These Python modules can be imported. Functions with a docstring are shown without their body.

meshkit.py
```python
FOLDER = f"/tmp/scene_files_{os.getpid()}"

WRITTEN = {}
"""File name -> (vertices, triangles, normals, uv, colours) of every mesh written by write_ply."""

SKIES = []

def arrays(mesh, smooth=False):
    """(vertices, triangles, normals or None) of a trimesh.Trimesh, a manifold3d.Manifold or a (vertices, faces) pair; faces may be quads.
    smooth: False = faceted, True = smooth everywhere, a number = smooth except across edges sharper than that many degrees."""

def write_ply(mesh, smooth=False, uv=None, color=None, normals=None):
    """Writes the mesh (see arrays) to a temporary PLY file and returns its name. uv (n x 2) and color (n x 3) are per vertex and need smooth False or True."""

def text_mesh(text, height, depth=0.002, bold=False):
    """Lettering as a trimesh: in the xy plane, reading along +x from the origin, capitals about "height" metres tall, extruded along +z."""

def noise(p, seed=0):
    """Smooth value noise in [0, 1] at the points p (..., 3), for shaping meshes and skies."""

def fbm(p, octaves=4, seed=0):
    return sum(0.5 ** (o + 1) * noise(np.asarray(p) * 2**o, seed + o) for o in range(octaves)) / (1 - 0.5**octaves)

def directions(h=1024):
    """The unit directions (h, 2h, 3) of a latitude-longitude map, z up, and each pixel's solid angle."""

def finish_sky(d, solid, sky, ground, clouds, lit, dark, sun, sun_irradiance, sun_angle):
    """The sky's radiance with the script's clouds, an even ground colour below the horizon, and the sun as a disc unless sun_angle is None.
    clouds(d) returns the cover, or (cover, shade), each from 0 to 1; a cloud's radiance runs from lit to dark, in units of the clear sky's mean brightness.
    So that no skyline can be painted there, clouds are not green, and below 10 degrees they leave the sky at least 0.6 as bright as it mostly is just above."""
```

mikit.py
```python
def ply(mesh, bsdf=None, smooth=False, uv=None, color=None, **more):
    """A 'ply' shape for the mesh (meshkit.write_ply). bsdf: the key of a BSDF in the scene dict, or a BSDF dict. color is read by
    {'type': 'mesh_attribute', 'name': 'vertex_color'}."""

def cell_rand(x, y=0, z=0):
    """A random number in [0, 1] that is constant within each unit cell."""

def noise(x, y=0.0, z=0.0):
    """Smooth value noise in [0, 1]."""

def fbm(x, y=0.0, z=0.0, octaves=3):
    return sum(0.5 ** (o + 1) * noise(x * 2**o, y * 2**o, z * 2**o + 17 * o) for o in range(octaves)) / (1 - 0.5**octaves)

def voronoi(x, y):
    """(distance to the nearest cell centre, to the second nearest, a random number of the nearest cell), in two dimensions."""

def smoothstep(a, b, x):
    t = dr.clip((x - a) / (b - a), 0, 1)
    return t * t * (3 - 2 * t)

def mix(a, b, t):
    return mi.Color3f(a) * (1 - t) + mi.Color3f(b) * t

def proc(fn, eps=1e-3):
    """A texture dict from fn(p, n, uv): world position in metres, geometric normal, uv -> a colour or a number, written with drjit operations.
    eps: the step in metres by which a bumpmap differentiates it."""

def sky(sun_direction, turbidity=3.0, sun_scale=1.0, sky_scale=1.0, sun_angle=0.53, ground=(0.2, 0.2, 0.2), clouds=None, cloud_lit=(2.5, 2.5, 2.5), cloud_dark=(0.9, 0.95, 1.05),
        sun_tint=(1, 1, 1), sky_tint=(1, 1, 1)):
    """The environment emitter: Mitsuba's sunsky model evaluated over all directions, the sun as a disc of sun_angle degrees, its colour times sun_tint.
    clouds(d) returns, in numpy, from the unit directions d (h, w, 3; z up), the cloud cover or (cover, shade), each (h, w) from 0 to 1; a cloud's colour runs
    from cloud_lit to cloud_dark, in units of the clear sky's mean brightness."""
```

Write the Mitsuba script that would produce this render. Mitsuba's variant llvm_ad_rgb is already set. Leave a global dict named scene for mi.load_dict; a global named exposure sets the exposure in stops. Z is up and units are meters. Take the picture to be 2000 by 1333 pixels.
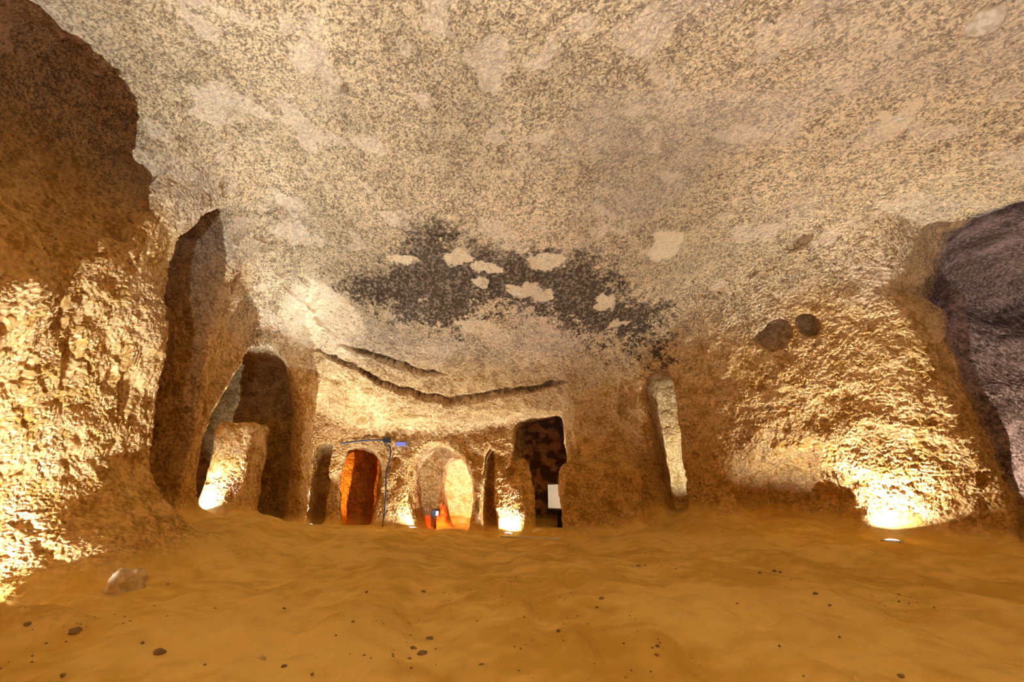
import math
import numpy as np, trimesh, drjit as dr, mitsuba as mi, mikit
from mikit import noise, smoothstep, mix
T = mi.ScalarTransform4f

# ------------------------------------------------------------------ camera, exposure
F, PITCH, EYE = 890.0, math.radians(18.3), 0.70           # focal length in pixels of a 2000 px wide frame, tilt upwards, height of the lens
scene, labels = {}, {}
scene['camera'] = {'type': 'perspective', 'fov': math.degrees(2 * math.atan(1000 / F)), 'fov_axis': 'x', 'near_clip': 0.02, 'far_clip': 100.0,
                   'to_world': T().look_at(origin=[0, 0, EYE], target=[0, math.cos(PITCH), EYE + math.sin(PITCH)], up=[0, 0, 1])}
exposure = 2.25
WARM, WHITE, ORANGE, PINK = (0.84, 1.0, 1.34), (0.79, 1.0, 1.46), (1.0, 0.42, 0.08), (1.0, 0.90, 0.84)


ROT = ((.36, .48, -.80), (-.80, .60, .0), (.48, .64, .60))


def fbm(x, y=0.0, z=0.0, octaves=3):
    """Sum of octaves, each turned against the last so that no lattice shows."""
    out, amp, p = 0.0, 0.5, (mi.Float(x), mi.Float(y), mi.Float(z))
    for o in range(octaves):
        p = tuple((r[0] * p[0] + r[1] * p[1] + r[2] * p[2]) * (2.03 if o else 1.0) + 3.7 * (o + 1) for r in ROT)
        out = out + amp * noise(*p)
        amp *= .5
    return out / (1 - 0.5**octaves)


def ray(px, py):
    """x, y, z per unit of the ray through a pixel of the photograph."""
    v = (666.5 - py) / F
    return np.array([(px - 1000.0) / F, math.cos(PITCH) - v * math.sin(PITCH), math.sin(PITCH) + v * math.cos(PITCH)])


def at(px, py, y):                                         # the point at depth y
    r = ray(px, py)
    return np.array([0, 0, EYE]) + r * (y / r[1])


def plane_poly(pixels, p0, axis, normal=None):
    """An outline in the upright plane through p0 (x, y) with that normal -> (u, z) pairs; u runs along (axis_y, -axis_x)."""
    axis = np.array(axis, float) / np.hypot(*axis)
    a = axis if normal is None else np.array(normal, float) / np.hypot(*normal)
    out = []
    for px, py in pixels:
        r = ray(px, py)
        t = (p0[0] * a[0] + p0[1] * a[1]) / (r[0] * a[0] + r[1] * a[1])
        q = r * t
        out.append(((q[0] - p0[0]) * axis[1] - (q[1] - p0[1]) * axis[0], q[2] + EYE))
    return out


# ------------------------------------------------------------------ distance functions (drjit), negative in the air
def smin(a, b, k):
    h = dr.maximum(k - dr.abs(a - b), 0.0) / k
    return dr.minimum(a, b) - h * h * (k * 0.25)


def smax(a, b, k):
    return -smin(-a, -b, k)


def poly2(x, y, pts):
    pts = [(float(a), float(b)) for a, b in pts]
    d, s, n = mi.Float(1e9), None, len(pts)
    for i in range(n):
        (ax, ay), (bx, by) = pts[i], pts[i - 1]
        ex, ey = bx - ax, by - ay
        wx, wy = x - ax, y - ay
        t = dr.clip((wx * ex + wy * ey) * (1.0 / (ex * ex + ey * ey + 1e-12)), 0, 1)
        d = dr.minimum(d, dr.square(wx - ex * t) + dr.square(wy - ey * t))
        c1, c2, c3 = y >= ay, y < by, ex * wy > ey * wx
        f = (c1 & c2 & c3) | (~c1 & ~c2 & ~c3)
        s = f if s is None else s ^ f
    return dr.select(s, -1.0, 1.0) * dr.sqrt(d)


def ellipsoid(x, y, z, c, r, rz=0.0, ry=0.0):
    x, y, z = x - float(c[0]), y - float(c[1]), z - float(c[2])
    a, b = math.cos(rz), math.sin(rz)
    x, y = x * a + y * b, y * a - x * b
    a, b = math.cos(ry), math.sin(ry)
    x, z = x * a + z * b, z * a - x * b
    k0 = dr.sqrt(dr.square(x / r[0]) + dr.square(y / r[1]) + dr.square(z / r[2]))
    k1 = dr.sqrt(dr.square(x / r[0]**2) + dr.square(y / r[1]**2) + dr.square(z / r[2]**2)) + 1e-6
    return k0 * (k0 - 1) / k1


def box(x, y, z, c, r, rz=0.0, rnd=0.1):
    x, y, z = x - float(c[0]), y - float(c[1]), z - float(c[2])
    a, b = math.cos(rz), math.sin(rz)
    x, y = x * a + y * b, y * a - x * b
    qx, qy, qz = (dr.abs(v) - (float(s) - rnd) for v, s in ((x, r[0]), (y, r[1]), (z, r[2])))
    m = dr.maximum
    return dr.sqrt(dr.square(m(qx, 0)) + dr.square(m(qy, 0)) + dr.square(m(qz, 0))) + dr.minimum(m(qx, m(qy, qz)), 0) - rnd


def prism(x, y, z, p0, axis, poly, v0, v1, rnd=0.04, k=0.06):
    a = np.array(axis, float) / np.hypot(*axis)
    x, y = x - float(p0[0]), y - float(p0[1])
    u, v = x * float(a[1]) - y * float(a[0]), x * float(a[0]) + y * float(a[1])
    d = poly2(u, z, poly) - rnd
    return smax(d, dr.abs(v - 0.5 * (v0 + v1)) - 0.5 * (v1 - v0), k)


class Surface:
    """A height over the plan through control points (x, y, z)."""

    def __init__(self, pts, s):
        p = np.array(pts, float)
        self.xy, self.s2 = p[:, :2], s * s
        d = np.sqrt(((self.xy[:, None] - self.xy[None]) ** 2).sum(-1) + self.s2)
        n = len(p)
        A = np.zeros((n + 3, n + 3))
        A[:n, :n] = d - 1e-3 * np.eye(n)
        A[:n, n], A[:n, n + 1:], A[n, :n], A[n + 1:, :n] = 1, self.xy, 1, self.xy.T
        self.w = np.linalg.solve(A, np.append(p[:, 2], [0, 0, 0]))

    def __call__(self, x, y):
        n = len(self.xy)
        out = float(self.w[n]) + x * float(self.w[n + 1]) + y * float(self.w[n + 2])
        for (a, b), w in zip(self.xy, self.w):
            out = out + float(w) * dr.sqrt(dr.square(x - float(a)) + dr.square(y - float(b)) + self.s2)
        return out


FLOOR = Surface([(0, -2.5, 0), (-3, -2.5, 0), (5, -2.5, 0), (0, 1, 0), (-1.7, 1.9, .0), (1.7, 1.9, .02), (-3.6, 3.3, .02), (-3.4, 4.1, .08), (-3.3, 5.0, .24), (-3.6, 6.6, .36), (-3.2, 7.6, .2),
                 (-1.7, 8.4, .06), (0, 8, .04), (1.3, 7, .1), (2.3, 7, .38), (2.6, 6.5, .3), (2.8, 6.0, .18), (3.9, 5.3, .17), (4.4, 4.5, .10), (5.4, 3.6, .05), (0, 3.3, .09), (0, 5.5, .07), (-2, 5.5, .12),
                 (2, 4.5, .1), (-2, 10.5, -.05), (-.9, 10.5, -.05), (.6, 9.5, .05), (7, 5, .1), (-4.6, 5.2, .3), (2.5, 9, .3)], 0.5)
CEIL = Surface([(-2, -2.5, 3.5), (2, -2.5, 3.5), (-2, 1, 4.0), (0, 1, 4.0), (3, 1, 3.95), (5, 1, 3.8), (-3.3, 4.3, 4.3), (-2, 4.5, 3.9), (0, 4.5, 3.75), (2, 4.5, 3.8), (4.5, 4.5, 3.75), (-3.2, 6, 3.55), (-2, 6, 3.15),
                (0, 6, 3.05), (1.5, 6, 3.2), (2.6, 6.5, 3.45), (-3.3, 7.1, 3.0), (-2.6, 7.3, 2.55), (-1, 7.3, 2.5), (.5, 7.0, 2.5), (1.6, 6.9, 2.9), (-2.6, 8.5, 1.85), (-.6, 8.5, 1.9), (.6, 8.5, 2.03), (.6, 9.6, 2.08), (.85, 7.5, 2.08), (.1, 7.6, 2.2)], 0.5)

HALL = [(-2.0, -2.5), (-1.95, .75), (-2.5, 1.15), (-3.8, 1.7), (-3.95, 2.2), (-3.9, 3.0), (-3.52, 4.74), (-3.7, 5.25), (-3.93, 5.75), (-4.05, 6.15), (-3.7, 6.8), (-3.34, 7.45), (-3.28, 7.65), (-3.42, 7.95), (-3.72, 8.6), (-.02, 8.6), (.06, 8.9), (.08, 9.5), (1.2, 9.5), (.95, 8.0), (.86, 7.25), (.95, 7.02), (1.7, 7.0),
        (2.05, 7.1), (2.55, 6.8), (3.1, 6.3), (4.25, 5.55), (5.05, 5.02), (5.7, 3.3), (5.7, -2.5)]
SLOT_FRAME, ALCOVE_FRAME = ((-3.68, 5.25), (-1, 0)), ((-3.6, 6.75), (-.894, .447))
SLOT = [(at(px, py, y)[1] - 5.25, at(px, py, y)[2]) for px, py, y in ((292, 1080, 4.72), (292, 900, 4.72), (297, 700, 4.6), (320, 590, 4.42), (348, 480, 4.42), (372, 425, 4.55), (396, 402, 4.75), (425, 412, 4.9), (446, 450, 5.0),
        (450, 500, 5.1), (432, 600, 5.35), (408, 680, 5.55), (402, 760, 5.6), (408, 850, 5.64), (420, 950, 5.66), (440, 1075, 5.68))]
SLOT_UZ = [(u, v) for u, v in SLOT]
ALCOVE = plane_poly([(470, 1035), (410, 985), (402, 900), (440, 800), (478, 730), (505, 690), (535, 678), (565, 715), (590, 770), (599, 800), (592, 850), (590, 1040)], *ALCOVE_FRAME)
DOOR_A = plane_poly([(668, 1032), (664, 985), (665, 940), (669, 905), (680, 882), (697, 873), (715, 872), (733, 881), (745, 900), (748, 925), (742, 965), (733, 995), (727, 1032)], (-2.55, 8.6), (-.33, .94), (0, 1))
DOOR_B = plane_poly([(812, 1042), (800, 1005), (795, 960), (798, 920), (809, 893), (830, 872), (860, 867), (885, 880), (905, 900), (920, 930), (926, 960), (922, 1000), (915, 1042)], (0, 8.6), (0, 1))
DOOR_C = plane_poly([(944, 1040), (941, 980), (943, 920), (948, 890), (958, 874), (965, 885), (968, 930), (970, 980), (972, 1040)], (0, 8.6), (0, 1))
INNER_B = plane_poly([(880, 1038), (868, 985), (864, 955), (870, 915), (882, 898), (900, 895), (913, 910), (924, 940), (926, 980), (918, 1038)], (0, 10.0), (0, 1))
DOOR_D = plane_poly([(1300, 1015), (1284, 950), (1276, 880), (1264, 800), (1255, 758), (1265, 735), (1284, 726), (1302, 728), (1315, 745), (1325, 800), (1335, 900), (1346, 1015)], (2.3, 6.95), (.45, .89), (.3, .95))
ARCH_AXIS = (.92, .39)
ARCH = plane_poly([(2400, 250), (2000, 366), (1880, 404), (1812, 442), (1800, 490), (1790, 540), (1776, 577), (1806, 602), (1828, 690), (1856, 760), (1904, 870), (1968, 1010), (1975, 1080), (2700, 1250)], (5.0, 5.0), ARCH_AXIS)


CHAMBER = [(5.5, 4.95), (5.62, 5.6), (6.4, 6.5), (8.6, 6.7), (10.2, 4), (10.2, 0), (6.4, 0), (6.2, 2.6)]


def hall(x, y, z):
    w = poly2(x, y, HALL)
    w = w + 0.22 * (fbm(x * 0.9, y * 0.9, z * 0.9, 2) - 0.5)
    # the rock leans in towards the ceiling on the right
    w = w + smoothstep(1.0, 4.0, z) * smoothstep(1.5, 4.0, x) * 0.35
    c = (z - CEIL(x, y)) * 0.85
    step = CEILSTEP(x, y)
    c = c + step
    k = 0.9 - 0.75 * smoothstep(5.5, 8.0, y)
    return smax(w, c, k)


CRACKS = []       # lines in plan, filled below: (points, drop, from x, to x)


def CEILSTEP(x, y):
    """A thin slab of the ceiling still hangs beyond the crack: the far side is lower."""
    out = mi.Float(0.0)
    for line, h, x0, x1 in CRACKS:
        yc = mi.Float(float(line[0][1]))
        for (ax, ay), (bx, by) in zip(line[:-1], line[1:]):
            yc = dr.select(x > float(ax), float(ay) + (x - float(ax)) * float((by - ay) / (bx - ax)), yc)
        yc = yc + 0.06 * (noise(x * 7, 3.3) - .5)
        amp = h * smoothstep(x0, x0 + .5, x) * (1 - smoothstep(x1 - .4, x1, x))
        out = out + amp * smoothstep(-.015, .015, y - yc) * (1 - smoothstep(.1, 1.2, y - yc) * .8)
    return out


def CRACKGROOVE(x, y):
    """The open gap along each crack of the ceiling."""
    out = mi.Float(0.0)
    for line, h, x0, x1 in CRACKS:
        yc = mi.Float(float(line[0][1]))
        for (ax, ay), (bx, by) in zip(line[:-1], line[1:]):
            yc = dr.select(x > float(ax), float(ay) + (x - float(ax)) * float((by - ay) / (bx - ax)), yc)
        yc = yc + 0.06 * (noise(x * 7, 3.3) - .5) + .02 * (noise(x * 23, 1.3) - .5)
        t = (x - float(x0)) / float(x1 - x0)
        wide = .010 + .026 * smoothstep(.15, .5, t) * smoothstep(.95, .55, t)
        out = out + .22 * dr.exp(-dr.square((y - yc) / wide)) * smoothstep(0, .08, t) * smoothstep(1, .9, t)
    return out


FOOT_HOLLOW = ((-3.0, 3.9, .13), (.38, .24, .13), .45)


NICHES = []       # filled below with carved hollows: centre, radii, turn about z, tilt


def cave(x, y, z):
    d = hall(x, y, z)
    d = smin(d, prism(x, y, z, *SLOT_FRAME, SLOT_UZ, -0.9, 1.0), 0.06)
    d = smin(d, prism(x, y, z, *ALCOVE_FRAME, ALCOVE, -0.4, 1.0), 0.06)
    d = smin(d, box(x, y, z, (-4.6, 7.4, 1.2), (.95, .95, 1.65), 0.0, .35), 0.12)
    d = smin(d, box(x, y, z, (-5.15, 4.95, 1.7), (.7, .62, 1.9), 0.0, .3), 0.08)
    d = smin(d, prism(x, y, z, (-2.55, 8.6), (-.33, .94), DOOR_A, -.6, 1.0, .0), 0.05)
    d = smin(d, box(x, y, z, (-3.6, 10.6, .9), (1.4, 1.25, 1.2), 0.0, .3), 0.08)
    slab = at(709, 940, 10.1)
    d = smax(d, -box(x, y, z, slab, (.19, .25, 1.6), -.1, .08), .05)
    d = smin(d, box(x, y, z, (-3.47, 8.75, .7), (.16, .4, .85), 0, .1), .06)
    d = smin(d, prism(x, y, z, (0, 8.6), (0, 1), DOOR_B, -.5, 1.2, .0), 0.08)
    d = smin(d, box(x, y, z, (-.95, 9.45, .75), (.65, .4, .9), 0.0, .25), 0.1)
    d = smin(d, prism(x, y, z, (0, 10.0), (0, 1), INNER_B, -.3, .9, .0), 0.06)
    d = smin(d, box(x, y, z, (-.7, 11.9, .9), (1.3, 1.4, 1.3), 0.0, .5), 0.08)
    d = smin(d, prism(x, y, z, (0, 8.6), (0, 1), DOOR_C, -.5, 1.5, .0), 0.05)
    d = smin(d, prism(x, y, z, (2.3, 6.95), (.45, .89), DOOR_D, -.8, 1.5, .0), 0.06)
    d = smin(d, box(x, y, z, (3.2, 8.7, 1.5), (1.3, .75, 1.7), -.3, .3), 0.08)
    d = smin(d, prism(x, y, z, (5.0, 5.0), ARCH_AXIS, ARCH, -.9, .55, .0), 0.1)
    side = smax(poly2(x, y, CHAMBER), dr.abs(z - 1.9) - 2.1, .6) + 0.25 * (fbm(x * .8, y * .8, z * 1.6, 2) - .5)
    d = smin(d, side, 0.1)
    for c, r, rz, ry in NICHES:
        e = ellipsoid(x, y, z, c, r, rz, ry)
        d = smin(d, e + min(r[0], .3) * .5 * (fbm(x * 5, y * 5, z * 5, 2) - .5) if max(r) > .1 else e, 0.3 if max(r) > .9 else 0.03)
    # rock left standing: the stub in the alcove, the foot of the great pillar, the sill before the doorway
    stub = smin(box(x, y, z, (-4.1, 7.05, .7), (.29, .3, 1.0), .06, .10), ellipsoid(x, y, z, (-4.08, 6.92, .5), (.31, .32, .40)), .1)
    d = smax(d, -(stub + .05 * (fbm(x * 5, y * 5, z * 5, 2) - .5)), 0.06)
    d = smax(d, -ellipsoid(x, y, z, (.18, 8.8, .35), (.24, .3, .95)), 0.12)
    d = smax(d, -(box(x, y, z, (1.3, 7.1, .5), (.56, .3, .62), .05, .14) + .04 * (fbm(x * 4, y * 4, z * 4, 2) - .5)), 0.1)
    d = smax(d, -(ellipsoid(x, y, z, (-4.0, 2.95, 2.1), (.48, .62, .65)) + .1 * (fbm(x * 4, y * 4, z * 4, 2) - .5)), 0.15)      # the belly of the left wall
    d = smax(d, -(ellipsoid(x, y, z, (-3.85, 4.3, -.15), (.90, .85, .82)) + .06 * (fbm(x * 3, y * 3, z * 3, 2) - .5)), 0.45)      # its flared foot
    d = smin(d, ellipsoid(x, y, z, *FOOT_HOLLOW), 0.05)
    # the floor
    fl = FLOOR(x, y) + FLOORBUMP(x, y)
    d = smax(d, (fl - z) * 0.95, 0.14 + 0.5 * smoothstep(-2.4, -3.2, x) * smoothstep(5.6, 4.8, y))
    return d


def FLOORBUMP(x, y):
    b = 0.10 * (fbm(x * .9 + 3, y * .9, 5.5, 2) - .5) + 0.19 * (fbm(x * 2.6 + .3 * y, y * .55, 9.1, 2) - .5) + 0.085 * (fbm(x * 7 + .5 * y, y * 1.3, 4.1, 2) - .5)
    b = b + .06 * (fbm(x * 3.6, y * 2.9, 6.3, 2) - .5)
    m = dr.exp(-(dr.square((x + 2.6) / .50) + dr.square((y - 2.62) / .17))) * 0.15          # the mound before the sunken lamp
    m = m + dr.exp(-(dr.square((x + 2.55) / .16) + dr.square((y - 3.1) / .14))) * 0.12       # the pale lump
    m = m - dr.exp(-(dr.square((x + 3.45) / .5) + dr.square((y - 2.98) / .28))) * 0.16         # its hollow
    return b + m


def evaluate(fn, P, chunk=4_000_000):
    out = np.empty(len(P), np.float32)
    for a in range(0, len(P), chunk):
        q = P[a:a + chunk].astype(np.float32)
        out[a:a + chunk] = np.array(fn(*(mi.Float(np.ascontiguousarray(q[:, k])) for k in range(3))))
    return out


def hits(pixels, fn=None):
    """Where the rays through these pixels meet the rock."""
    r = np.array([ray(*p) for p in pixels])
    r /= np.linalg.norm(r, axis=1, keepdims=True)
    t = np.full(len(r), .3)
    for _ in range(60):
        t += -0.8 * evaluate(fn or cave, np.array([0, 0, EYE]) + r * t[:, None])
    return np.array([0, 0, EYE]) + r * t[:, None]


EYEP = np.array([0, 0, EYE])
for pixels, drop in ((((600, 690), (650, 697), (700, 715), (760, 745), (820, 765), (880, 783), (930, 775), (1000, 762), (1060, 755), (1120, 742)), .06), (((660, 672), (720, 690), (770, 708), (820, 722), (880, 735)), .05)):
    line = hits(pixels, hall)[:, :2]
    CRACKS.append((line, drop, line[0][0], line[-1][0]))
hp = hits([(1508, 655), (1580, 632), (1556, 478), (1550, 1010), (45, 268), (245, 1105), (1215, 790), (1235, 775), (1008, 925), (1000, 976), (100, 250), (775, 902), (130, 60)])
for i, r, rz, ry in ((0, (.25, .38, .2), -.6, .6), (1, (.14, .34, .17), -.6, .2), (2, (.24, .1, .09), -.6, .5), (3, (.68, 1.2, .80), -.6, .0), (4, (.2, .25, .22), 0, 0),
                     (6, (.09, .14, .30), 0, 0), (7, (.06, .14, .2), 0, 0), (8, (.16, .12, .2), 0, 0), (9, (.07, .1, .08), 0, 0), (10, (.5, 1.0, .8), .1, 0.2), (11, (.09, .1, .1), 0, 0)):
    NICHES.append((hp[i], r, rz, ry))
SOOT = hits([(665, 568), (700, 545), (755, 530), (790, 500), (800, 455), (825, 440), (870, 452), (885, 485), (950, 490), (1010, 485), (1090, 497), (1150, 510), (1195, 540), (1220, 565), (1240, 600), (1290, 612), (1310, 640),
             (1240, 665), (1180, 655), (1110, 632), (1040, 605), (1000, 582), (965, 580), (930, 618), (880, 642), (820, 622), (760, 605), (700, 585)], hall)[:, :2]
CHIPS = [(h, a, b) for h, (a, b) in zip(hits([(785, 507), (895, 507), (948, 522), (1068, 512), (1020, 563), (1060, 578), (1182, 590), (1205, 635), (935, 550), (650, 610), (620, 640), (930, 640), (1300, 480), (1760, 230)], hall)[:, :2],
                                          ((.16, .07), (.17, .07), (.15, .08), (.24, .12), (.22, .1), (.14, .09), (.15, .11), (.16, .05), (.07, .06), (.42, .33), (.5, .4), (.28, .1), (.2, .2), (.12, .15)))]


# ------------------------------------------------------------------ the rock as one surface, then split by place
def surface_nets(lo, hi, h):
    n = np.ceil((np.array(hi) - lo) / h).astype(int) + 1
    ax = [lo[k] + h * np.arange(n[k]) for k in range(3)]
    S = np.empty(n, np.float32)
    for i0 in range(0, n[0], 24):
        g = np.stack(np.meshgrid(ax[0][i0:i0 + 24], ax[1], ax[2], indexing='ij'), -1)
        S[i0:i0 + 24] = evaluate(cave, g.reshape(-1, 3)).reshape(g.shape[:3])
    for k in range(3):                                       # solid at the domain's rim
        sl = [slice(None)] * 3
        for e in (0, -1):
            sl[k] = e
            S[tuple(sl)] = np.maximum(S[tuple(sl)], 0.01)
    neg = S < 0
    c = np.zeros(np.array(S.shape) - 1, np.int8)
    offs = list(np.ndindex(2, 2, 2))
    for o in offs:
        c += neg[o[0]:n[0] - 1 + o[0], o[1]:n[1] - 1 + o[1], o[2]:n[2] - 1 + o[2]]
    act = np.argwhere((c > 0) & (c < 8))
    ids = np.full(c.shape, -1, np.int32)
    ids[tuple(act.T)] = np.arange(len(act))
    val = {o: S[tuple((act + o).T)] for o in offs}
    acc, cnt = np.zeros((len(act), 3)), np.zeros(len(act))
    for o in offs:
        for k in range(3):
            if o[k] == 0:
                o2 = tuple(o[j] + (j == k) for j in range(3))
                a, b = val[o], val[o2]
                m = (a < 0) != (b < 0)
                t = a[m] / (a[m] - b[m])
                q = np.tile(np.array(o, float), (m.sum(), 1))
                q[:, k] += t
                acc[m] += q
                cnt[m] += 1
    V = np.array(lo) + h * (act + acc / cnt[:, None])
    quads = []
    for k in range(3):
        a, b = (k + 1) % 3, (k + 2) % 3
        s0 = [slice(None)] * 3; s1 = [slice(None)] * 3
        s0[k], s1[k] = slice(0, -1), slice(1, None)
        A, B = neg[tuple(s0)], neg[tuple(s1)]
        e = np.argwhere(A != B)
        e = e[(e[:, a] > 0) & (e[:, b] > 0) & (e[:, a] < n[a] - 1) & (e[:, b] < n[b] - 1)]
        def cell(da, db):
            q = e.copy(); q[:, a] -= da; q[:, b] -= db
            return ids[tuple(q.T)]
        quad = np.stack([cell(1, 1), cell(0, 1), cell(0, 0), cell(1, 0)], 1)
        flip = ~A[tuple(e.T)]
        quad[~flip] = quad[~flip][:, ::-1]
        quads.append(quad)
    Q = np.vstack(quads)
    return V, np.vstack([Q[:, [0, 1, 2]], Q[:, [0, 2, 3]]])


def gradient(V, fn=None, e=0.01):
    fn = fn or cave
    return np.stack([(evaluate(fn, V + d) - evaluate(fn, V - d)) / (2 * e) for d in np.eye(3) * e], 1)


def refine(V, N, Fc, limit):
    """Splits long edges (limit: the longest allowed length at each point) without cracks."""
    for _ in range(6):
        E = np.sort(np.stack([Fc[:, [0, 1]], Fc[:, [1, 2]], Fc[:, [2, 0]]], 1), axis=2)
        key = E[..., 0].astype(np.int64) * len(V) + E[..., 1]
        L = np.linalg.norm(V[E[..., 0]] - V[E[..., 1]], axis=2)
        long_ = L > limit[E].min(2)
        uk, inv = np.unique(key[long_], return_inverse=True)
        if len(uk) < 500:
            break
        i, j = uk // len(V), uk % len(V)
        mid = np.full(key.shape, -1, np.int64)
        mid[long_] = len(V) + inv
        V = np.vstack([V, (V[i] + V[j]) / 2])
        nn = N[i] + N[j]
        N = np.vstack([N, nn / np.maximum(np.linalg.norm(nn, axis=1, keepdims=True), 1e-9)])
        limit = np.append(limit, (limit[i] + limit[j]) / 2)
        cnt = (mid >= 0).sum(1)
        out = [Fc[cnt == 0]]
        f, m = Fc[cnt == 3], mid[cnt == 3]
        out += [np.stack([f[:, 0], m[:, 0], m[:, 2]], 1), np.stack([m[:, 0], f[:, 1], m[:, 1]], 1), np.stack([m[:, 2], m[:, 1], f[:, 2]], 1), m]
        for k in range(3):
            s = (cnt == 1) & (mid[:, k] >= 0)
            a, b, c, m = Fc[s, k], Fc[s, (k + 1) % 3], Fc[s, (k + 2) % 3], mid[s, k]
            out += [np.stack([a, m, c], 1), np.stack([m, b, c], 1)]
            s = (cnt == 2) & (mid[:, k] < 0)
            a, b, c, m1, m2 = Fc[s, k], Fc[s, (k + 1) % 3], Fc[s, (k + 2) % 3], mid[s, (k + 1) % 3], mid[s, (k + 2) % 3]
            out += [np.stack([m1, c, m2], 1), np.stack([a, b, m1], 1), np.stack([a, m1, m2], 1)]
        Fc = np.vstack(out)
    return V, N, Fc


def ridge(x, y, z, octaves=2):
    return sum(0.5 ** o * (1 - 2 * dr.abs(noise(x * 2**o + 31 * o, y * 2**o, z * 2**o) - .5)) for o in range(octaves)) / (2 - 0.5 ** (octaves - 1))


def dents(x, y, z):
    """Distance to the nearest of scattered points: hollows that meet in sharp ridges, as a pick leaves them."""
    d = mi.Float(9)
    for a in (-1, 0, 1):
        for b in (-1, 0, 1):
            for c in (-1, 0, 1):
                cx, cy, cz = dr.floor(x) + a, dr.floor(y) + b, dr.floor(z) + c
                r = [mikit.cell_rand(cx, cy + 57 * k, cz) for k in range(3)]
                d = dr.minimum(d, dr.square(cx + r[0] - x) + dr.square(cy + r[1] - y) + dr.square(cz + r[2] - z))
    return dr.sqrt(d)


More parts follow.
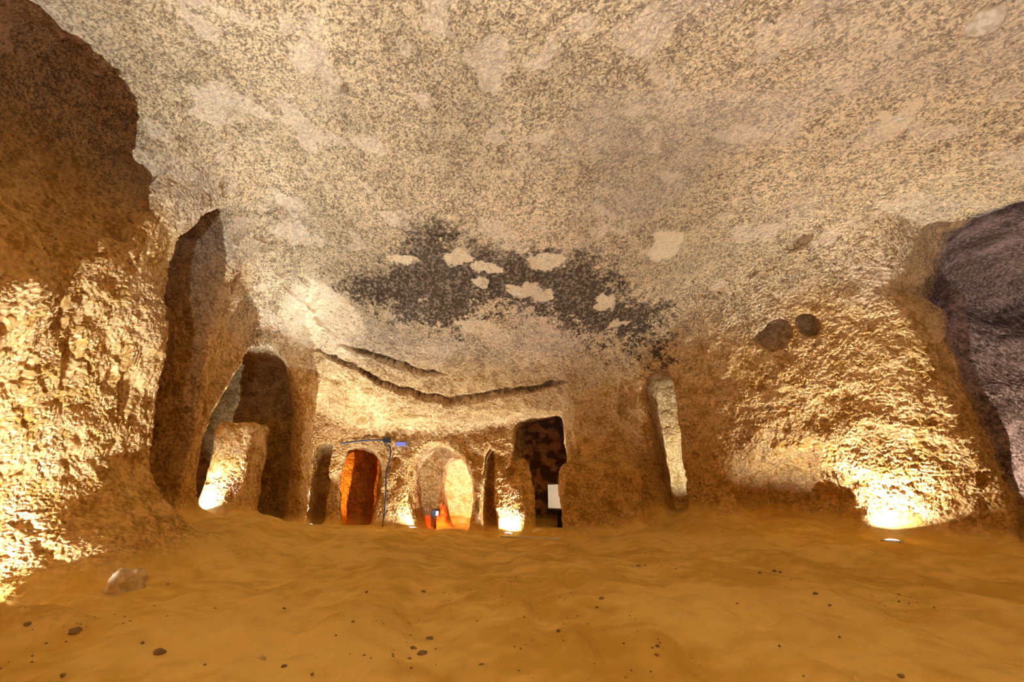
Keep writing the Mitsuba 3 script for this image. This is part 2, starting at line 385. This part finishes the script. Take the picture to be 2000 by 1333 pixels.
def relief(x, y, z):
    """How far the hewn rock stands out: lumps, chisel marks, pits; sand is smooth."""
    h = z - FLOOR(x, y)
    rock = smoothstep(.03, .30, h + .15 * (fbm(x * 3, y * 3, z * 3, 2) - .5))
    left = smoothstep(-2.0, -3.2, x) * smoothstep(8.0, 7.0, y)
    w = fbm(x * 6, y * 6, z * 6, 2) - .5
    lump = fbm(x * 2.6, y * 2.6, z * 2.6, 3) - .5
    scallop = fbm(x * 5 + 3, y * 5, z * 5, 2) - .5
    h1 = dents(x * 16 + 2 * w, y * 16, z * 6 + 2 * w) * left + dents((x + z * .5) * 13 + 2 * w, y * 15, (z - x * .5) * 18 + 2 * w) * (1 - left)
    h2 = dents(x * 38 + 3 * w, y * 38, z * 18 + 3 * w) * left + dents((x + z * .5) * 24 + 3 * w, y * 28, (z - x * .5) * 34 + 3 * w) * (1 - left)
    soft = fbm(x * 13, y * 13, z * (13 - 6 * left), 3) - .5
    patch = .45 + .9 * smoothstep(.35, .65, fbm(x * 1.6, y * 1.6, z * 1.6 + 7, 2))
    pit = smoothstep(.60, .70, fbm(x * 9 + 3, y * 9, z * 9, 2)) + .7 * smoothstep(.64, .74, fbm(x * 21 + 3, y * 21, z * 21, 2))
    grain = fbm(x * 55, y * 55, z * 55, 2) - .5
    up = smoothstep(1.0, .3, CEIL(x, y) - z) * smoothstep(8.5, 7.8, y)
    rough = (1 - .45 * up) * (1 - .35 * left) * (1 - .75 * left * smoothstep(1.5, .7, h))
    r = .10 * lump + .06 * scallop * rough + rough * patch * (.012 * (h1 - .5) - .020 * (h2 - .5) + .027 * soft) - .016 * pit + .020 * grain
    gash = smoothstep(.60, .70, fbm(x * 5 + w, y * 5, z * 1.2, 2)) * (.4 + .6 * noise(x * 3, y * 3, z * 2.5)) * left * smoothstep(.6, 1.2, h)
    r = r - .055 * gash - CRACKGROOVE(x, y) * up
    s = .012 * (fbm(x * 6, y * 9, 1.7, 3) - .5) + .003 * (fbm(x * 60, y * 60, .7, 2) - .5) - .03 * dr.maximum(fbm(x * 16, y * 19, 2.2, 2) - .68, 0)
    return s * (1 - rock) + r * rock


def build_rock():
    V, Fc = surface_nets((-6.2, -2.7, -.6), (10.6, 13.6, 4.7), 0.045)
    G = gradient(V)
    N = -G / np.maximum(np.linalg.norm(G, axis=1, keepdims=True), 1e-6)
    d = evaluate(cave, V)
    V = V + np.clip(d, -.04, .04)[:, None] * N                # onto the surface (N points into the air)
    dist = np.linalg.norm(V - EYEP, axis=1)
    seen = (V[:, 1] > -.2 + .35 * np.abs(V[:, 0]) * 0)
    limit = np.where(seen, np.maximum(dist, .8) * DETAIL / F, 1.0)
    V, N, Fc = refine(V, N, Fc, limit)
    base = V
    V = V + N * evaluate(relief, V)[:, None]
    fn = np.cross(V[Fc[:, 1]] - V[Fc[:, 0]], V[Fc[:, 2]] - V[Fc[:, 0]])
    VN = np.zeros_like(V)
    for k in range(3):
        for a in range(3):
            VN[:, a] += np.bincount(Fc[:, k], fn[:, a], len(V))
    VN /= np.maximum(np.linalg.norm(VN, axis=1, keepdims=True), 1e-12)
    return base, V, VN, N, Fc


DETAIL = 3.0       # longest triangle edge, in pixels of the photograph at that distance
BASE, V, VN, N0, FC = build_rock()


print('triangles', len(FC))


def inside(P, poly):
    x, y = P[:, 0], P[:, 1]
    s = np.zeros(len(P), bool)
    for (ax, ay), (bx, by) in zip(poly, poly[1:] + poly[:1]):
        s ^= ((ay > y) != (by > y)) & (x < (bx - ax) * (y - ay) / ((by - ay) or 1e-9) + ax)
    return s


C = BASE[FC].mean(1)
NZ = N0[FC].mean(1)[:, 2]
FZ = evaluate(lambda x, y, z: FLOOR(x, y) + FLOORBUMP(x, y), C)
kind = np.full(len(C), 'wall_back', object)
kind[(C[:, 0] < -2.6) & (C[:, 1] < 8.45)] = 'wall_left'
kind[(C[:, 0] > 1.5) & (C[:, 1] < 9.6)] = 'wall_right'
kind[(C[:, 0] > 5.1) & (C[:, 1] * .92 - C[:, 0] * -.0 > -9) & (C[:, 0] * .92 + C[:, 1] * .39 > 5.0 * .92 + 5.0 * .39 + .5)] = 'wall_side_chamber'
kind[(C[:, 1] > 9.15) & (C[:, 0] < -.05)] = 'wall_rear_chamber'
kind[(C[:, 1] < -1.2)] = 'wall_front'
kind[(NZ < -.62) & (C[:, 2] > FZ + 1.1) & (C[:, 1] < 8.7) & (kind != 'wall_side_chamber')] = 'ceiling'
kind[(C[:, 0] > .68) & (C[:, 0] < 1.9) & (C[:, 1] > 6.6) & (C[:, 1] < 8.6) & (kind != 'ceiling')] = 'rock_pillar'
kind[(C[:, 0] > -1.93) & (C[:, 0] < -1.45) & (C[:, 1] > 8.2) & (C[:, 1] < 9.1) & (C[:, 2] < 1.5)] = 'rock_pillar_001'
kind[(C[:, 0] > -.28) & (C[:, 0] < .4) & (C[:, 1] > 8.2) & (C[:, 1] < 9.3) & (C[:, 2] < 1.9) & (kind != 'ceiling')] = 'rock_pillar_002'
kind[(C[:, 0] < -3.75) & (C[:, 0] > -4.45) & (C[:, 1] > 6.6) & (C[:, 1] < 7.37) & (C[:, 2] < 1.72) & (NZ > -.5)] = 'wall_stub'
kind[(C[:, 2] < FZ + .07) & (NZ > .35)] = 'floor'


def color(p, n, uv):
    x, y, z = p.x, p.y, p.z
    h = z - FLOOR(x, y)
    big, mid, fine = fbm(x * 1.3, y * 1.3, z * 1.3, 2), fbm(x * 7, y * 7, z * 7, 3), fbm(x * 34, y * 34, z * 34, 3)
    sx, sy = x + .3 * (mid - .5), y + .25 * (mid - .5)
    rock = mix((.34, .158, .025), (.71, .445, .155), smoothstep(.3, .7, .5 * mid + .5 * fine))
    rock = mix(rock, (.27, .12, .035), smoothstep(.55, .72, .5 * big + .5 * mid) * .5)
    # the roof: weathered grey, with soot and bare chips
    up = smoothstep(1.3 - .6 * smoothstep(6.0, 6.8, y), .3, CEIL(x, y) - z + 1.2 * (big - .5)) * (1 - .7 * smoothstep(6.6, 7.4, y))
    grey = mix((.17, .105, .052), (.66, .445, .19), smoothstep(.33, .64, .15 * mid + .30 * fine + .55 * fbm(x * 70, y * 70, z * 70, 2)))
    grey = mix(grey, (.53, .385, .225), smoothstep(.48, .68, fbm(x * .9 + 11, y * .9, z * .9, 2)) * .3)
    grey = grey * (.72 + .36 * smoothstep(.3, .65, fbm(x * .55 + 3, y * .55, 1.1, 3)))
    chips = smoothstep(.60, .63, fbm(x * 2.6 + 7, y * 2.6, z * 2.6, 4))
    grey = mix(grey, (.66, .46, .24), chips * .45)
    rock = mix(rock, grey, up * .9)
    bare = mi.Float(9.0)
    for (cx, cy), a, b in CHIPS:
        bare = dr.minimum(bare, dr.square((sx - float(cx)) / (1.15 * a)) + dr.square((sy - float(cy)) / (1.3 * b)))
    bare = 1 - smoothstep(.7, 1.1, bare + 1.2 * (fine - .5))
    roof = smoothstep(2.3, 2.6, z)
    rock = mix(rock, mix((.56, .38, .165), (.72, .51, .24), fine), bare * .9 * roof)
    d = poly2(sx + .08 * (fine - .5), sy + .25 * (fine - .5), SOOT)
    soot = smoothstep(.20, -.14, d + .8 * (mid - .5) + .5 * (fine - .5)) * roof * (1 - bare)
    rock = mix(rock, mix((.048, .028, .014), (.20, .13, .066), smoothstep(.45, .68, fine)), soot * .9)
    rock = mix(rock, (.09, .055, .03), smoothstep(.70, .76, fbm(x * 30 + 2, y * 30, z * 30, 2)) * smoothstep(.45, .6, big) * .55)
    # blackened rock of the recess by the sign and of the side chamber
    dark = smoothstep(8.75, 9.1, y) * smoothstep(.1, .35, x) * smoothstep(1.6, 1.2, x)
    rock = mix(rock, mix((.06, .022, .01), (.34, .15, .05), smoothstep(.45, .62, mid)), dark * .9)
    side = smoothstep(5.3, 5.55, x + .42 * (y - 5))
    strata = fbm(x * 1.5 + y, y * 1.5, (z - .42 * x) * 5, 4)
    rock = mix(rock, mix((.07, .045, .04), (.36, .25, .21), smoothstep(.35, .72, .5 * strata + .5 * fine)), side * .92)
    sand = mix((.58, .33, .065), (.80, .52, .15), smoothstep(.3, .7, .5 * mid + .5 * big))
    return mix(sand, rock, smoothstep(.02, .25, h + .2 * (mid - .5)))


def fine_bump(p, n, uv):
    h = smoothstep(.05, .3, p.z - FLOOR(p.x, p.y))
    return (fbm(p.x * 60, p.y * 60, p.z * 60, 3)) * (.25 + .75 * h)


scene['cave_rock'] = {'type': 'bumpmap', 'arbitrary': mikit.proc(fine_bump, eps=.0015), 'scale': .009, 'bsdf': {'type': 'diffuse', 'reflectance': mikit.proc(color)}}
for k in sorted(set(kind)):
    f = FC[kind == k]
    u, inv = np.unique(f, return_inverse=True)
    path_mesh = (V[u], inv.reshape(-1, 3))
    scene[k] = mikit.ply(path_mesh, 'cave_rock', smooth=k == 'floor')
    labels[k] = {'kind': 'structure'}
for k, text, cat in (('rock_pillar', 'massive ochre hewn pillar left of the tall narrow doorway', 'pillar'), ('rock_pillar_001', 'slim rock pier lit from its foot between the two low arched openings', 'pillar'),
                     ('rock_pillar_002', 'dark rock pier with hollows and a bright lamp at its left foot', 'pillar')):
    labels[k] = {'label': text, 'category': cat}


# ------------------------------------------------------------------ lamps
scene['steel'] = {'type': 'roughconductor', 'material': 'Cr', 'alpha': 0.25}
scene['lens_glass'] = {'type': 'diffuse', 'reflectance': {'type': 'rgb', 'value': (.8, .8, .8)}}


def lathe(profile, n=40):
    m = trimesh.creation.revolve(np.array(profile), sections=n)
    m.merge_vertices()
    trimesh.repair.fix_normals(m)
    return m


def uplight(key, loc, aim, power, tint, cutoff, label, wide=.25, r=.075):
    """A lamp let into the floor: steel ring and a bright lens."""
    a = np.array(aim, float); a /= np.linalg.norm(a)
    m = T().look_at(origin=[float(v) for v in loc], target=[float(v) for v in np.array(loc) + a], up=[0, 1, 0.01])
    ring = lathe([(r * .98, -.05), (r * 1.35, -.05), (r * 1.35, .004), (r * 1.28, .012), (r * 1.04, .012), (r * .98, .004), (r * .98, -.05)])
    scene[key + '__ring'] = mikit.ply(ring, 'steel', smooth=30, to_world=m)
    lens = lathe([(0, .026), (r * .5, .022), (r * .85, .012), (r * .98, -.004), (r * .98, -.03), (0, -.03)], 32)
    scene[key + '__lens'] = mikit.ply(lens, 'lens_glass', smooth=30, to_world=m, emitter={'type': 'area', 'radiance': {'type': 'rgb', 'value': [2.5 * c for c in tint]}})
    # the lamp's beam leaves just above the lens
    scene[key + '__beam'] = {'type': 'spot', 'intensity': {'type': 'rgb', 'value': [power / 3 * c for c in tint]}, 'cutoff_angle': float(cutoff), 'beam_width': cutoff * wide,
                             'to_world': T().look_at(origin=[float(v) for v in np.array(loc) + a * .04], target=[float(v) for v in np.array(loc) + a * 2], up=[0, 1, 0.01])}
    labels[key] = {'label': label, 'category': 'lamp'}


def extra_beam(key, loc, aim, power, tint, cutoff):
    scene[key] = {'type': 'spot', 'intensity': {'type': 'rgb', 'value': [power / 3 * c for c in tint]}, 'cutoff_angle': float(cutoff), 'beam_width': cutoff * .4,
                  'to_world': T().look_at(origin=[float(v) for v in loc], target=[float(v) for v in np.array(loc) + np.array(aim)], up=[0, 1, 0.01])}


def ground(x, y):
    """Height of the floor at (x, y), searched downwards."""
    zs = np.linspace(.75, -.5, 851)
    d = evaluate(cave, np.c_[np.full(851, x), np.full(851, y), zs])
    k = int(np.argmax(d > 0))
    return float(zs[k])


LAMPS = [((4.13, 5.38), (.07, .05, 1), 30, WARM, 72, 'floor lamp glaring at the foot of the right wall beside the low scoop'),
         ((-4.22, 6.40), (.15, .6, .38), 20, WHITE, 44, 'lamp hidden behind the jamb flooding the left alcove'),
         ((-3.29, 7.93), (.10, -.32, 1), 28, WARM, 66, 'lamp at the far end of the left wall seen as a thin bright streak'),
         ((-1.72, 8.50), (0, .10, 1), 10, WARM, 84, 'lamp at the foot of the slim pier between the arched openings'),
         ((-.06, 8.47), (0.1, .10, 1), 10, WARM, 84, 'lamp at the left foot of the dark hollowed pier'),
         ((3.35, 8.35), (-.15, .4, 1), 20, WHITE, 58, 'lamp in the corridor behind the tall narrow doorway'),
         ((-3.42, 2.95), (.0, .16, 1), 46, WHITE, 75, 'sunken lamp behind the mound at the lower left'),
         ((-.5, -1.9), (.0, .25, 1), 86, WHITE, 70, 'floor lamp just before the view on the left'),
         ((1.8, -2.0), (.05, .25, 1), 40, WHITE, 70, 'floor lamp just before the view on the right'),
         ((7.0, 5.4), (0, .3, 1), 16, PINK, 80, 'dim lamp in the side chamber beyond the right arch'),
         ((-4.4, 10.9), (.0, .15, 1), 14, ORANGE, 85, 'orange lamp in the room behind the left arched opening'),
         ((-.1, 11.2), (-.1, .3, 1), 95, WHITE, 85, 'white lamp in the far room behind the right arched opening')]
for i, ((x, y), aim, power, tint, cutoff, text) in enumerate(LAMPS):
    uplight('uplight' + ('_%03d' % i if i else ''), (x, y, ground(x, y) + .002), aim, power, tint, cutoff, text)


extra_beam('uplight_001__rim_beam', (-4.22, 6.42, ground(-4.22, 6.40) + .06), (.16, -.12, 1), 26, WHITE, 26)       # the same lamp's second head, grazing the arch


# ------------------------------------------------------------------ fittings
def plain(key, rgb, rough=.6, metal=0.0):
    scene[key] = {'type': 'principled', 'base_color': {'type': 'rgb', 'value': list(rgb)}, 'roughness': rough, 'metallic': metal}


plain('black_plastic', (.02, .02, .02), .45); plain('white_board', (.82, .78, .68), .5); plain('grey_paint', (.22, .17, .12), .6); plain('blue_panel', (.25, .28, .62), .5); plain('alloy', (.75, .72, .68), .3, .9)


def rbox(a, b, c, r=.006):
    """A box of full sizes a, b, c with rounded edges."""
    m3 = __import__('manifold3d')
    s = m3.Manifold.sphere(r, 16)
    pts = [s.translate([x * (a / 2 - r), y * (b / 2 - r), z * (c / 2 - r)]) for x in (-1, 1) for y in (-1, 1) for z in (-1, 1)]
    return m3.Manifold.batch_hull(pts)


def pose(p, rz=0.0, rx=0.0):
    return T().translate([float(v) for v in p]).rotate([0, 0, 1], rz).rotate([1, 0, 0], rx)


def tube(points, r, n=10):
    p = np.array(points, float)
    t = np.gradient(p, axis=0); t /= np.linalg.norm(t, axis=1, keepdims=True)
    a = np.cross(t, [.31, .9, .3]); a /= np.linalg.norm(a, axis=1, keepdims=True)
    b, ang = np.cross(t, a), np.arange(n) * 2 * np.pi / n
    v = p[:, None] + r * (np.cos(ang)[None, :, None] * a[:, None] + np.sin(ang)[None, :, None] * b[:, None])
    i, j = np.meshgrid(np.arange(len(p) - 1), np.arange(n), indexing='ij')
    q = np.stack([i * n + j, i * n + (j + 1) % n, (i + 1) * n + (j + 1) % n, (i + 1) * n + j], -1).reshape(-1, 4)
    return trimesh.Trimesh(v.reshape(-1, 3), np.vstack([q[:, [0, 1, 2]], q[:, [0, 2, 3]]]), process=False)


def curve(points, per=8):
    from scipy.interpolate import CubicSpline
    p = np.array(points, float)
    k = np.append(0, np.cumsum(np.linalg.norm(np.diff(p, axis=0), axis=1)))
    return CubicSpline(k, p)(np.linspace(0, k[-1], per * len(p)))


# the white display box in the dark recess
m = pose(at(1090, 970, 9.1), -52)
scene['display_box__case'] = mikit.ply(rbox(.40, .16, .46), 'grey_paint', smooth=30, to_world=m)
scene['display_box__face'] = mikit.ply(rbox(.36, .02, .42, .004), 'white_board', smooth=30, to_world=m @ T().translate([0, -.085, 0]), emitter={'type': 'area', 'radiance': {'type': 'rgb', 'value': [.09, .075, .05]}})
scene['display_box__base_bar'] = mikit.ply(rbox(.44, .20, .035), 'black_plastic', smooth=30, to_world=m @ T().translate([0, 0, -.247]))
scene['display_box__post'] = mikit.ply(rbox(.07, .07, .42), 'black_plastic', smooth=30, to_world=m @ T().translate([0, .03, -.45]))
labels['display_box'] = {'label': 'white display box with black base bar in the dark recess beside the great pillar', 'category': 'display box'}
# blue lamp and junction box on the lintel, with their cable
q = hits([(785, 868), (757, 861), (705, 862), (665, 868), (764, 885), (757, 915), (755, 960), (752, 1000), (748, 1028)])
off = np.array([0, -.035, 0])
scene['sign_lamp__case'] = mikit.ply(rbox(.22, .06, .10), 'grey_paint', smooth=30, to_world=pose(q[0] + off))
scene['sign_lamp__face'] = mikit.ply(rbox(.18, .012, .06, .003), 'blue_panel', smooth=30, to_world=pose(q[0] + off + [0, -.034, 0]), emitter={'type': 'area', 'radiance': {'type': 'rgb', 'value': [.008, .012, .06]}})
labels['sign_lamp'] = {'label': 'small bluish sign lamp on the rock lintel above the slim pier', 'category': 'sign'}
scene['junction_box__case'] = mikit.ply(rbox(.13, .09, .10), 'black_plastic', smooth=30, to_world=pose(q[1] + off))
scene['junction_box__lid'] = mikit.ply(rbox(.11, .012, .08, .003), 'black_plastic', smooth=30, to_world=pose(q[1] + off + [0, -.05, 0]))
labels['junction_box'] = {'label': 'black junction box on the lintel at the upper right of the left arched opening', 'category': 'junction box'}
scene['lintel_cable'] = mikit.ply(tube(curve([q[3] + off, q[2] + off, q[1] + off + [-.075, 0, 0]]), .014), 'black_plastic', smooth=True)
labels['lintel_cable'] = {'label': 'dark cable running along the lintel over the left arched opening', 'category': 'cable'}
scene['pier_cable'] = mikit.ply(tube(curve([q[1] + off + [.03, 0, -.07], q[4] + off, q[5] + off, q[6] + off, q[7] + off, q[8] + off]), .012), 'black_plastic', smooth=True)
labels['pier_cable'] = {'label': 'dark cable hanging down the left edge of the slim pier', 'category': 'cable'}
# lantern at the inner pier
p = at(851, 1003, 9.72)
scene['lantern__case'] = mikit.ply(rbox(.17, .10, .12), 'black_plastic', smooth=30, to_world=pose(p))
scene['lantern__lens'] = mikit.ply(rbox(.05, .012, .08, .004), 'lens_glass', smooth=30, to_world=pose(p + [.035, -.055, 0]), emitter={'type': 'area', 'radiance': {'type': 'rgb', 'value': [.8, .62, .45]}})
scene['lantern__post'] = mikit.ply(rbox(.04, .04, .36), 'black_plastic', smooth=30, to_world=pose(p + [0, .02, -.2]))
scene['lantern__beam'] = {'type': 'spot', 'intensity': {'type': 'rgb', 'value': [.7, .06, .012]}, 'cutoff_angle': 75.0, 'beam_width': 30.0,
                          'to_world': T().look_at(origin=[float(v) for v in p + [.12, -.1, -.1]], target=[float(v) for v in p + [.16, .6, -.1]], up=[0, 0, 1])}
labels['lantern'] = {'label': 'small black lantern with a white window inside the right arched opening', 'category': 'lantern'}
# metal strip on the sand
p, p2 = hits([(978, 1056), (1108, 1051)])
c, d = (p + p2) / 2, p2 - p
scene['floor_strip'] = mikit.ply(rbox(float(np.linalg.norm(d)), .05, .03, .006), 'alloy', smooth=30, to_world=pose(c + [0, 0, .012], math.degrees(math.atan2(d[1], d[0]))))
labels['floor_strip'] = {'label': 'thin pale metal strip lying across the sand before the dark recess', 'category': 'strip'}


# ------------------------------------------------------------------ stones
def stone_color(p, n, uv):
    return mix((.16, .09, .04), (.34, .20, .09), fbm(p.x * 60, p.y * 60, p.z * 60, 2))


def pale_color(p, n, uv):
    return mix((.45, .31, .14), (.66, .49, .27), smoothstep(.3, .7, fbm(p.x * 25, p.y * 25, p.z * 25, 3)))


scene['dark_stone'] = {'type': 'diffuse', 'reflectance': mikit.proc(stone_color)}
scene['pale_stone'] = {'type': 'diffuse', 'reflectance': mikit.proc(pale_color)}
import meshkit
rng = np.random.default_rng(7)


def rock(r, seed, sub=2, rough=.5):
    m = trimesh.creation.icosphere(subdivisions=sub)
    v = np.array(m.vertices)
    k = 1 + rough * (meshkit.fbm(v * 1.3 + seed * 7.1, 3, seed) - .5) * 2
    v = v * k[:, None] * np.array(r)
    return trimesh.Trimesh(v, m.faces, process=False)


PEBBLES = [(555, 1190, 9), (716, 1157, 8), (827, 1157, 12), (839, 1250, 20), (808, 1268, 16), (824, 1279, 24), (1091, 1234, 12), (555, 1303, 13), (940, 1301, 15), (1166, 1187, 7), (1246, 1107, 11), (1284, 1263, 10), (1283, 1280, 11),
           (1593, 1161, 12), (1621, 1184, 9), (1484, 1120, 8), (1512, 1117, 12), (1524, 1119, 8), (1756, 1176, 6), (1640, 1246, 8), (1760, 1323, 14), (54, 1220, 14), (146, 1236, 24), (278, 1257, 9), (123, 1321, 13), (312, 1277, 24), (328, 1142, 6),
           (270, 1133, 12), (1176, 1171, 16), (800, 1288, 10), (690, 1215, 8), (610, 1318, 9), (400, 1300, 8), (1260, 1106, 7), (1320, 1112, 7), (1440, 1180, 6), (420, 1190, 7), (980, 1165, 6)]
for i, ((px, py, w), h) in enumerate(zip(PEBBLES, hits([p[:2] for p in PEBBLES]))):
    s = w / 3.4 / F * np.linalg.norm(h - EYEP)
    key = 'pebble' + ('_%03d' % i if i else '')
    scene[key] = mikit.ply(rock((s * 1.1, s * .8, s * .6), i), 'dark_stone', smooth=40, to_world=pose(h + [0, 0, s * .15], float(rng.uniform(-40, 40))))
    labels[key] = {'label': 'small dark pebble lying loose on the sandy floor', 'category': 'pebble', 'group': 'pebbles on the sand'}
    if (px, py) in ((839, 1250), (808, 1268), (824, 1279), (800, 1288)):
        labels[key] = {'label': 'dark pebble of the small cluster in the dip in front of the centre', 'category': 'pebble', 'group': 'pebbles clustered in the dip'}
    elif (px, py) == (146, 1236):
        labels[key] = {'label': 'large flat dark pebble near the left edge of the sandy floor', 'category': 'pebble'}
    elif (px, py) == (312, 1277):
        labels[key] = {'label': 'large flat dark pebble on the sand below the pale pointed stone', 'category': 'pebble'}
h = hits([(510, 1287), (228, 1160)])
scene['pale_pebble'] = mikit.ply(rock((.018, .014, .012), 51), 'pale_stone', smooth=40, to_world=pose(h[0]))
labels['pale_pebble'] = {'label': 'single pale pebble among dark ones at the lower left of the sand', 'category': 'pebble'}
scene['pointed_stone'] = mikit.ply(rock((.13, .10, .15), 33, 4, .6), 'pale_stone', smooth=50, to_world=pose(h[1] + [0, .05, .0], 20))
labels['pointed_stone'] = {'label': 'pale pointed stone sticking out of the sand beside the left mound', 'category': 'stone'}
for i, ((px, py, w, text), h) in enumerate(zip([(1925, 42, 74, 'large pale stone embedded in the ceiling at the upper right'), (1757, 232, 30, 'pale rounded stone set in the ceiling above the right arch'), (672, 176, 26, 'dark pitted stone in the pale ceiling at the upper left')],
                                               hits([(1925, 42), (1757, 232), (672, 176)]))):
    s = w / 4.2 / F * np.linalg.norm(h - EYEP)
    key = 'embedded_stone' + ('_%03d' % i if i else '')
    scene[key] = mikit.ply(rock((s, s * 1.1, s * .7), 60 + i, 3, .35), 'dark_stone' if i == 2 else 'pale_stone', smooth=50, to_world=pose(h + [0, 0, .01], 30))
    labels[key] = {'label': text, 'category': 'stone'}
# loose grit
g, base = [], rock((1, 1, .7), 90, 0)
xy = np.stack([rng.uniform(-3, 3.5, 1400), 1.3 + 4 * rng.random(1400) ** 1.6], 1)
xy = xy[np.abs(xy[:, 0]) < 1.15 * xy[:, 1] + .2]
xy = xy[meshkit.fbm(np.c_[xy * 1.7, xy[:, :1] * 0], 2, 5) > .48]
zz = evaluate(lambda a, b, c: FLOOR(a, b) + FLOORBUMP(a, b), np.c_[xy, xy[:, :1] * 0])
for (x, y), z in zip(xy, zz):
    s = rng.uniform(.002, .006)
    g.append((np.array(base.vertices) * s + [x, y, z + s * .2], np.array(base.faces)))
vs = np.vstack([a for a, b in g]); fs = np.vstack([b + i * len(base.vertices) for i, (a, b) in enumerate(g)])
scene['grit'] = mikit.ply((vs, fs), 'dark_stone')
labels['grit'] = {'label': 'fine dark grit scattered over the sandy floor', 'category': 'grit', 'kind': 'stuff'}
